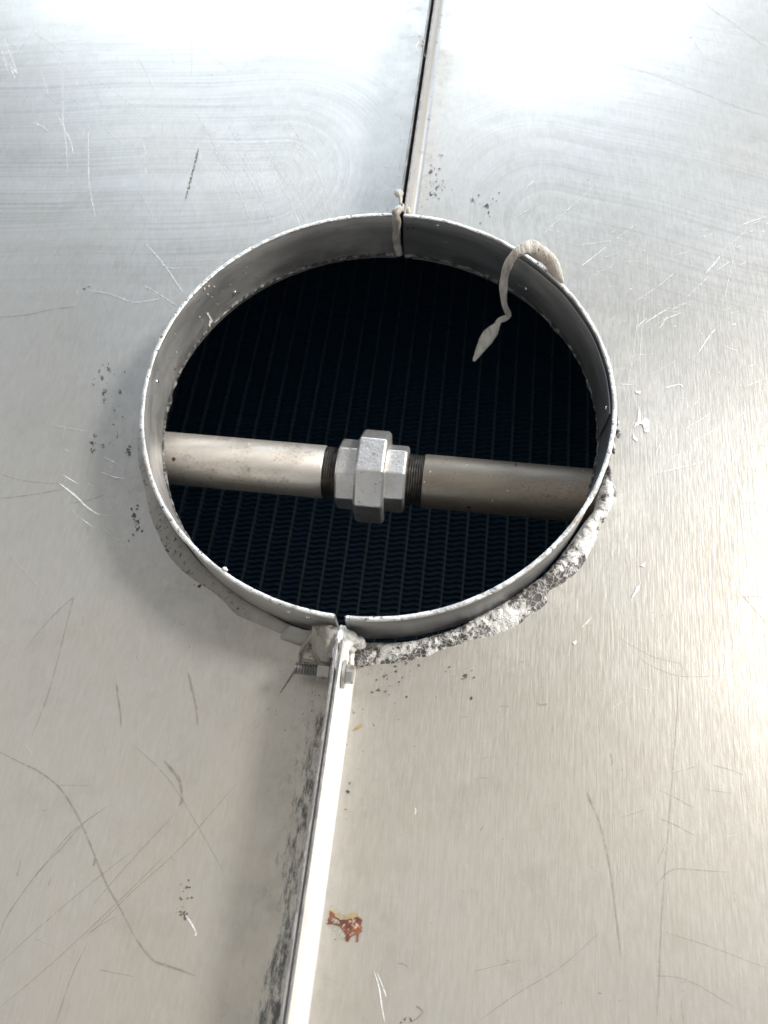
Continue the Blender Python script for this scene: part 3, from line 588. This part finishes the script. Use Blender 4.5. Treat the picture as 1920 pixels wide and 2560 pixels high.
# ------------------------------------------------------------------ rivets on the collar
def rivet_mesh():
    mb = MB(); prof = [(0, .0095), (.002, .0098), (.005, .007), (.0065, .0045), (.0050, .0035), (.0050, .0001)]
    mb.lathe(Vector((0,0,0)), Vector((0,0,1)), Vector((1,0,0)), prof, 16); return mb
def put_rivet(parent, p, nrm, proto=[None]):
    if proto[0] is None: ob = rivet_mesh().build('rivet', M['rivet'], None, (0,0,0)); proto[0] = ob
    else: ob = proto[0].copy(); COL.objects.link(ob)
    ob.parent = parent; ob.matrix_parent_inverse = Matrix.Identity(4)
    ob.location = (p-parent_origin(parent))*S; ob.rotation_euler = nrm.to_track_quat('Z', 'Y').to_euler(); return ob
for x, y, par in [(1095,564,pan_r), (1319,719,pan_r), (1521,1021,pan_r), (588,732,pan_l), (391,954,pan_l)]:
    p = inner_at(x, y); nr = Vector((-p.x, -p.y, 0)).normalized(); k = .984+(rjit(math.atan2(p.y, p.x))-1)
    if par is pan_r and x > 1200: k -= .010
    q = Vector((-nr.x*k, -nr.y*k, p.z))+nr*.001; put_rivet(par, q, nr)
for x, zz in ((720, -.06), (768, -.06)):
    a = math.radians(angle_at(x, 1540 if x < 740 else 1552, -.06)); c, s = math.cos(a), math.sin(a); r = rjit(a)
    put_rivet(pan_l, Vector((c*r, s*r, zz)), Vector((c, s, 0)))
# ------------------------------------------------------------------ sealant round the near half of the collar
def resample(P, n):
    d = [0]
    for a, b in zip(P[:-1], P[1:]): d.append(d[-1]+math.dist(a, b))
    o = []; k = 0
    for i in range(n+1):
        t = d[-1]*i/n
        while k < len(d)-2 and d[k+1] < t: k += 1
        f = (t-d[k])/max(1e-9, d[k+1]-d[k]); o.append((P[k][0]+(P[k+1][0]-P[k][0])*f, P[k][1]+(P[k+1][1]-P[k][1])*f))
    return o
def band(inner, outer, h_in, h_mid, n, rag, seed, name, mat, parent, cross=11):
    A = resample(smooth(inner, 5), n); B = resample(smooth(outer, 5), n); mb = MB(); rows = []
    for i in range(n+1):
        a, b = at(*A[i], ZS+h_in), at(*B[i], ZS); f = i/n; e = min(1, f*14, (1-f)*14)
        b = b+(b-a).normalized()*rag*noise.noise(Vector((b.x*16, b.y*16, seed)))
        row = [Vector((a.x, a.y, ZS-.035))]
        for k in range(cross+1):
            t = k/cross; p = a.lerp(b, t)
            hh = h_in*(1-t)+h_mid*math.sin(math.pi*min(1, t*1.05)**.8)*(1) ; hh *= e
            if t > .9: hh *= (1-t)*10
            hh += (.006*noise.noise(Vector((p.x*22, p.y*22, seed)))+.004*noise.noise(Vector((p.x*60, p.y*60, seed))))*e*(1 if t < .95 else 0)*(h_mid/.02)
            row.append(Vector((p.x, p.y, ZS+max(hh, .0006 if t < .99 else -.004))))
        rows.append(row)
    mb.grid(rows, 0, True, flip=False)
    ob = mb.build(name, mat, parent); return ob
Z4 = lambda pts: [(900+x/2.37, 1150+y/2.37) for x, y in pts]; Z6 = lambda pts: [(300+x/2.765, 1100+y/2.765) for x, y in pts]
band(Z4([(1462,20),(1445,110),(1415,200),(1392,290),(1330,370),(1250,485),(1180,580),(1090,680),(980,760),(850,850),(700,930),(560,1000),(400,1050),(250,1082),(80,1082),(-20,1070)]),
     Z4([(1470,20),(1480,110),(1524,190),(1495,260),(1450,350),(1400,450),(1360,560),(1300,640),(1210,722),(1115,785),(1103,850),(1000,930),(850,1020),(700,1060),(560,1098),(400,1155),(300,1190),(150,1205),(40,1225),(-40,1215)]),
     .014, .034, 260, .012, 3, 'sealant_bead', M['crack'], pan_r)
band(Z6([(148,-20),(165,100),(205,230),(280,400),(330,520),(420,672),(540,830),(700,980),(850,1100),(1000,1185),(1150,1265),(1300,1320)]),
     Z6([(118,-20),(130,150),(180,380),(205,500),(260,650),(330,790),(380,850),(470,940),(600,1020),(720,1120),(810,1210),(950,1270),(1100,1335),(1240,1390)]),
     .008, .008, 220, .003, 8, 'sealant_bead', M['grey'], pan_l)
# small torn crumb on the right side of the collar
def lump(name, blobs, mat, parent, vox=.006, disp=.006, dscale=.05, seed=1):
    mb = bmesh.new(); o3 = parent_origin(parent) if parent else blobs[0][0]
    for c, r, ax in blobs:
        mt = Matrix.Translation((c-o3)*S) @ (ax.to_4x4() if ax is not None else Matrix.Identity(4)) @ Matrix.Diagonal((r[0]*S, r[1]*S, r[2]*S, 1))
        bmesh.ops.create_icosphere(mb, subdivisions=3, radius=1, matrix=mt)
    me = bpy.data.meshes.new(name); mb.to_mesh(me); mb.free(); me.materials.append(mat)
    ob = bpy.data.objects.new(name, me); COL.objects.link(ob)
    if parent: ob.parent = parent
    else: ob.location = o3*S
    rm = ob.modifiers.new('r', 'REMESH'); rm.mode = 'VOXEL'; rm.voxel_size = vox*S; rm.use_smooth_shade = True
    tx = bpy.data.textures.new('t', 'CLOUDS'); tx.noise_scale = dscale*S*2; tx.noise_depth = 3
    dm = ob.modifiers.new('d', 'DISPLACE'); dm.texture = tx; dm.strength = disp*S; dm.mid_level = .5
    return ob
def rot(v):                                     # matrix with x axis along v
    v = v.normalized(); y = Vector((0,0,1)).cross(v); y = y.normalized() if y.length > .01 else Vector((0,1,0)); return Matrix((v, y, v.cross(y))).transposed()
Z1 = lambda x, y: (700+x/4.1475, 1450+y/4.1475)
def a1(x, y, z): return at(*Z1(x, y), z)
uvr = Matrix((V, U, Vector((0,0,1)))).transposed()
# white lump over the end of the seam and its drips
bl = [(a1(660,560,-.10), (.020,.030,.035), None), (a1(720,590,-.11), (.030,.026,.030), None), (a1(800,640,-.13), (.028,.020,.026), None), (a1(690,650,-.12), (.028,.032,.035), None),
      (a1(740,690,-.15), (.024,.026,.030), None), (a1(640,520,-.07), (.010,.018,.022), None), (a1(840,670,-.17), (.022,.018,.020), None), (a1(700,560,-.09), (.018,.018,.022), None),
      (a1(660,720,-.10), (.022,.036,.02), None), (a1(570,740,-.02), (.010,.030,.010), uvr), (a1(585,830,-.02), (.009,.034,.008), uvr), (a1(590,910,-.018), (.005,.02,.006), uvr),
      (a1(640,800,-.10), (.010,.036,.014), uvr), (a1(690,820,-.12), (.010,.034,.014), uvr), (a1(740,800,-.16), (.012,.034,.014), uvr), (a1(750,900,-.17), (.007,.034,.010), uvr), (a1(745,1000,-.18), (.006,.028,.008), uvr), (a1(610,600,-.05), (.010,.03,.02), uvr)]
root_thing(lump('sealant_lump', bl, M['white'], None, .0036, .012, .030), 'thick bright white sealant lump smeared over the seam end below the collar gap', 'sealant')
mbc = lump('sealant_bead', [(a1(860,760,-.215), (.030,.024,.026), None), (a1(810,800,-.215), (.022,.026,.022), None), (a1(850,840,-.22), (.03,.018,.018), None), (a1(930,760,-.215), (.03,.022,.024), None), (a1(800,730,-.20), (.014,.014,.02), None)], M['crack'], pan_r, .005, .010, .04)
lump('sealant_crumb', [(at(1541,1050,-.21), (.008,.030,.02), None), (at(1545,1085,-.22), (.010,.022,.02), None), (at(1532,1120,-.22), (.008,.03,.02), None), (at(1522,1180,-.22), (.008,.05,.02), None)], M['crack'], pan_r, .005, .010, .03)
lump('sealant_crumb', [(at(*Z6([(722,890)])[0], .004), (.010,.008,.007), None), (at(*Z6([(735,900)])[0], .002), (.007,.005,.006), None)], M['white'], pan_l, .0025, .004, .01)
# grey sealant sheet moulded round the bolt end, left of the seam
def surf(name, grid_px, mat, parent, th=.012, sub=6):
    ctrl = [[a1(x, y, z) for x, y, z in row] for row in grid_px]
    def cr(P, t):
        n = len(P)-1; i = min(int(t*n), n-1); f = t*n-i; a, b, c, d = P[max(i-1,0)], P[i], P[i+1], P[min(i+2,n)]
        return .5*((2*b)+(c-a)*f+(2*a-5*b+4*c-d)*f*f+(3*b-a-3*c+d)*f**3)
    nu, nv = sub*(len(ctrl)-1), sub*(len(ctrl[0])-1); rows = []
    for i in range(nu+1):
        cp = [cr([r[j] for r in ctrl], i/nu) for j in range(len(ctrl[0]))]
        rows.append([cr(cp, j/nv)+Vector((0,0,.004*noise.noise(Vector((i*.5, j*.5, 2))))) for j in range(nv+1)])
    mb = MB(); mb.grid(rows, 0, True)
    ob = mb.build(name, mat, parent); s = ob.modifiers.new('s', 'SOLIDIFY'); s.thickness = th*S; s.offset = 0; 
    b = ob.modifiers.new('b', 'SUBSURF'); b.levels = 1; b.render_levels = 1
    return ob
fl = surf('sealant_flap', [
  [(335,478,-.10),(420,474,-.085),(500,476,-.075),(560,490,-.07),(608,515,-.065)],
  [(338,520,-.12),(410,520,-.085),(490,530,-.055),(560,540,-.05),(605,570,-.045)],
  [(330,600,-.16),(395,600,-.10),(480,620,-.06),(540,610,-.055),(590,650,-.05)],
  [(340,700,-.20),(390,710,-.12),(470,730,-.075),(530,720,-.07),(560,700,-.06)],
  [(370,800,-.23),(420,815,-.13),(480,820,-.10),(520,800,-.08),(545,790,-.06)],
  [(385,842,-.24),(425,852,-.16),(475,845,-.12),(515,830,-.10),(538,815,-.07)]], M['smooth'], None)
root_thing(fl, 'smooth grey beige flap of sealant moulded over the bolt left of the seam', 'sealant')
mb = MB()
def strand(mb, pts, r0, r1, m=0, seg=8, wob=.3):
    n = len(pts); P = [a1(*p) for p in pts]; Q = []
    for i in range(n-1):
        a, b, c, d = P[max(i-1,0)], P[i], P[i+1], P[min(i+2,n-1)]
        for k in range(6):
            f = k/6; Q.append(.5*((2*b)+(c-a)*f+(2*a-5*b+4*c-d)*f*f+(3*b-a-3*c+d)*f**3))
    Q.append(P[-1]); mb.tube(Q, [r0+(r1-r0)*i/(len(Q)-1) for i in range(len(Q))], m, seg, wob=wob)
strand(mb, [(350,560,-.15),(300,620,-.18),(240,700,-.21),(210,760,-.225),(205,830,-.235),(170,900,-.24),(130,970,-.243),(60,1080,-.245),(0,1170,-.245)], .011, .0012)
strand(mb, [(350,600,-.16),(320,660,-.19),(270,700,-.21),(225,740,-.225),(215,790,-.235)], .010, .004)
strand(mb, [(330,640,-.19),(330,720,-.21),(350,790,-.225),(390,850,-.235)], .009, .005)
strand(mb, [(215,860,-.235),(190,900,-.24),(150,940,-.243)], .006, .002)
strand(mb, [(230,830,-.235),(300,835,-.22),(370,850,-.215)], .007, .005)
st = mb.build('sealant_strings', M['smooth'], fl); 
fl2 = surf('sealant_tongue', [
  [(110,475,-.215),(180,490,-.20),(250,515,-.19),(330,520,-.18)],
  [(60,520,-.228),(150,540,-.212),(240,560,-.20),(330,560,-.19)],
  [(10,575,-.238),(120,600,-.222),(220,625,-.21),(290,640,-.205)],
  [(0,600,-.245),(110,630,-.240),(200,660,-.238),(250,670,-.235)]], M['grey'], pan_l, .010)
# ------------------------------------------------------------------ bolt through the seam
zb = -.135
pb = at(805, 1678, zb); ub = pb.dot(U)
bolt = thing('clamp_bolt', uv(ub, 0, zb), 'rusty threaded bolt with hex nut clamping the flanges just below the collar gap', 'bolt')
def helix_prof(t0, t1, r, pitch, amp):
    n = int((t1-t0)/pitch*2); return [(t0+(t1-t0)*i/n, r-(amp if i % 2 else 0)) for i in range(n+1)]
o = uv(ub, 0, zb); 
mb = MB(); pr = helix_prof(-.165, .055, .0235, .0110, .0050); mb.lathe(o, V, U, [(-.168, .0001), (-.167, .016)]+pr+[(.056, .0001)], 24, 0, 0, False); mb.build('threaded_shank', M['thread'], bolt)
mb = MB(); mb.lathe(o, V, U, [(-.078, .020), (-.078, .036), (-.074, .040), (-.034, .040), (-.030, .036), (-.030, .020)], 6, .2, 0, False); mb.build('hex_nut', M['bolt'], bolt)
mb = MB(); mb.lathe(o, V, U, [(-.028, .018), (-.028, .052), (-.0165, .052), (-.0165, .018)], 28, 0, 0, False); mb.build('washer', M['bolt'], bolt)
mb = MB(); mb.lathe(o, V, U, [(.0165, .018), (.0165, .055), (.028, .055), (.028, .018)], 28, 0, 0, False); mb.build('washer', M['bolt'], bolt)
mb = MB(); mb.lathe(o, V, U, [(.029, .020), (.029, .038), (.052, .038), (.057, .033), (.057, .0001)], 6, .5, 0, False); mb.build('bolt_head', M['bolt'], bolt)
# ------------------------------------------------------------------ far seam: drip hanging inside the collar, knot and strings on the seam
dr = MB()
def wpt(x, y, z): return at(x, y, z)
top_p = inner_at(990, 560); bot_p = inner_at(992, 626)
path = [at(998, 520, .0), at(991, 532, .022), Vector((top_p.x, top_p.y, .0))+Vector((0, -.022, 0)), Vector((top_p.x, top_p.y-.028, -.06)), Vector((top_p.x-.002, top_p.y-.026, -.12)), Vector((top_p.x+.004, top_p.y-.028, -.18)), Vector((top_p.x+.008, top_p.y-.032, -.225))]
Q = []
for i in range(len(path)-1):
    a, b, c, d = path[max(i-1,0)], path[i], path[i+1], path[min(i+2,len(path)-1)]
    for k in range(6):
        f = k/6; Q.append(.5*((2*b)+(c-a)*f+(2*a-5*b+4*c-d)*f*f+(3*b-a-3*c+d)*f**3))
Q.append(path[-1]); rr = [.016+.006*abs(math.sin(i*.35)) for i in range(len(Q))]; rr[-1] = .010; rr[-2] = .018; rr[-3] = .022
dr.tube(Q, rr, 0, 14, wob=.25, up=Vector((1,0,0)))
root_thing(dr.build('sealant_drip', M['smooth'], None, path[0]), 'grey sealant drip hanging inside the collar at the top seam', 'sealant')
kn = lump('sealant_knot', [(at(998,484,.0), (.022,.024,.014), None), (at(1002,500,-.004), (.010,.026,.010), uvr), (at(1008,520,-.01), (.010,.03,.010), uvr), (at(1020,527,-.05), (.012,.022,.02), None)], M['strand'], None, .004, .008, .03)
root_thing(kn, 'round grey knot of sealant on top of the far seam above the collar', 'sealant')
mb = MB()
for pts in ([(1003,470,.005),(1000,455,.004),(1006,440,.003)], [(1010,480,.0),(1016,495,-.02),(1012,510,-.03),(1022,535,-.02)], [(1008,495,.003),(1020,512,-.05),(1030,540,-.10)], [(1000,488,.01),(992,505,.006),(996,520,.01)], [(1014,500,-.03),(1024,520,-.10),(1026,536,-.12)]):
    mb.tube([at(*p) for p in pts], [.004, .0028, .0022, .0016][:len(pts)], 0, 6, wob=.4)
mb.build('sealant_strings', M['white'], kn)
# ------------------------------------------------------------------ torn strip of sealant hooked over the rim
st_pts = [(1407,706,.006,.006), (1394,682,.012,.020), (1379,657,.024,.030), (1359,637,.045,.033), (1332,621,.065,.032), (1308,622,.08,.027), (1284,640,.06,.020), (1268,668,.00,.020), (1260,700,-.07,.020), (1258,735,-.14,.017), (1262,765,-.20,.014), (1270,782,-.24,.014), (1273,792,-.26,.012)]
def ribtube(pts, flat, seg=12, seed=0, k=8):
    P = [(at(x, y, z), w) for x, y, z, w in pts]; Q = []; R = []
    for i in range(len(P)-1):
        a, b, c, d = [P[j][0] for j in (max(i-1,0), i, i+1, min(i+2, len(P)-1))]
        for q in range(k):
            f = q/k; Q.append(.5*((2*b)+(c-a)*f+(2*a-5*b+4*c-d)*f*f+(3*b-a-3*c+d)*f**3)); R.append(P[i][1]*(1-f)+P[i+1][1]*f)
    Q.append(P[-1][0]); R.append(P[-1][1])
    mb = MB(); mb.tube(Q, R, 0, 18, flat, up=Vector((-.3,-.55,.8)), wob=.16, seed=seed); return mb
hs = ribtube(st_pts, .62); hob = hs.build('sealant_strip', M['strand'], None, at(1332, 621, .0))
root_thing(hob, 'torn pale sealant strip hooked over the right rim, its tip dangling into the hole', 'sealant')
tp = ribtube([(1274,790,-.26,.009),(1262,796,-.28,.016),(1248,802,-.29,.014),(1243,812,-.30,.016),(1230,830,-.32,.031),(1216,850,-.34,.033),(1202,872,-.36,.024),(1190,892,-.38,.012),(1184,903,-.39,.004)], .35, seed=5)
tob = tp.build('torn_tip', M['strand'], hob)
tob.location = (0,0,0)
for v in tob.data.vertices: v.co -= at(1332, 621, .0)*S
# ------------------------------------------------------------------ pipe run with its union
ZP = -.50
pa, pbb = at(410, 1144, ZP), at(1455, 1238, ZP); AX = (pbb-pa).normalized(); O = at(936, 1194, ZP)
O = pa + AX*((O-pa).dot(AX))
def s_at(x): p = at(x, 1144+(x-410)*.09, ZP); return (p-O).dot(AX)
dep = (O-CAM).dot(R3 @ Vector((0,0,-1))); PR = 66.8*dep/F
pr_ = thing('pipe_run', O, 'horizontal steel pipe joined by an octagonal union under the round opening', 'pipe')
UPV = Vector((0,0,1))
s0, s1, s2, s3, s4, s5, s6, s7 = [s_at(x) for x in (814, 846, 848, 900, 968, 1018, 1016, 1058)]
mb = MB(); mb.lathe(O, AX, UPV, [(-3.4, PR), (s0-.006, PR), (s0, PR-.004)], 64); pA = mb.build('pipe', M['pipe_a'], pr_); tag(pA, 'pale speckled left length of pipe')
mb = MB(); mb.lathe(O, AX, UPV, [(s7, PR-.004), (s7+.006, PR), (3.4, PR)], 64); pB = mb.build('pipe', M['pipe_b'], pr_); tag(pB, 'brownish right length of pipe, its colour darkened for shade')
mb = MB(); mb.lathe(O, AX, UPV, helix_prof(s0, s2+.02, PR*.975, .0112, .011), 48, 0, 0, False); mb.build('thread', M['thread'], pA)
mb = MB(); mb.lathe(O, AX, UPV, helix_prof(s5-.02, s7, PR*.975, .0112, .011), 48, 0, 0, False); mb.build('thread', M['thread'], pB)
def octo(t0, t1, r, ch, rt): return [(t0, PR*.8), (t0, r-ch), (t0+ch*.8, r), (t1-ch*.8, r), (t1, r-ch), (t1, PR*.8)]
def fitting(name, t0, t1, r, ch, rt):
    mb = MB(); mb.lathe(O, AX, UPV, octo(t0, t1, r, ch, rt), 8, rt, 0, False); ob = mb.build(name, M['cast'], pr_)
    b = ob.modifiers.new('b', 'BEVEL'); b.width = .0055*S; b.segments = 2; b.limit_method = 'ANGLE'; b.angle_limit = math.radians(20)
    for p in ob.data.polygons: p.use_smooth = False
    return ob
fitting('union_end', s2, s3+.015, PR*1.32, .012, .45); fitting('union_end', s4-.015, s5, PR*1.27, .012, .30); fitting('union_nut', s_at(897), s_at(970), PR*1.76, .016, .35)
# ------------------------------------------------------------------ finned pack far below
ZC = -2.6
mb = MB(); pitch = .150; fp = .043
ub0, ub1 = -2.2, 3.6
nf = int((ub1-ub0)/fp); vv0, vv1 = -3.0, 3.0; nx = int((vv1-vv0)/pitch*8)
for i in range(nf):
    u = ub0+i*fp; ra, rb_, rc = [], [], []
    for j in range(nx+1):
        v = vv0+(vv1-vv0)*j/nx; ph = (v/pitch) % 1.0; zz = (ph-.5)*.9
        off = .009*math.sin(2*math.pi*ph)
        ra.append(uv(u+off-.004, v, ZC-.06)); rb_.append(uv(u+off-.004, v, ZC)); rc.append(uv(u+off+.004, v, ZC))
    mb.grid([ra, rb_, rc, [p+Vector((0,0,-.06)) for p in rc]], 0, False)
mb.box(uv((ub0+ub1)/2, 0, ZC-.09), U*(ub1-ub0)*.5, V*3.0, Vector((0,0,.029)))
coil = mb.build('fin_pack', M['fin'], None, uv(.7, 0, ZC)); 
root_thing(coil, 'dark blue black pack of wavy fins deep below the pipe', 'cooling coil')
mb = MB()
for k in range(int((vv1-vv0)/pitch)):
    v = vv0+(k+.5)*pitch; mb.box(uv((ub0+ub1)/2, v, ZC-.018), U*(ub1-ub0)*.5, V*.006, Vector((0,0,.026)))
rdg = mb.build('ridge_highlight_bars', M['ridge'], coil, uv(.7, 0, ZC))
rdg['kind'] = 'stuff'
mb = MB(); c = uv(.65, 0, -1.6)  # added box, blocks light from reaching under the panels
for sg in (-1, 1):
    mb.box(uv(.65, sg*3.2, -1.62), U*3.5, V*.02, Vector((0,0,1.32))); mb.box(uv(.65+sg*3.4, 0, -1.62), U*.02, V*3.18, Vector((0,0,1.32)))
mb.box(uv(.65, 0, -2.97), U*3.5, V*3.3, Vector((0,0,.02)))
cs = mb.build('added_casing', M['added_casing'], None, uv(.65, 0, -2.9)); root_thing(cs, 'added dark box that keeps light out from under the two panels', 'added_casing')
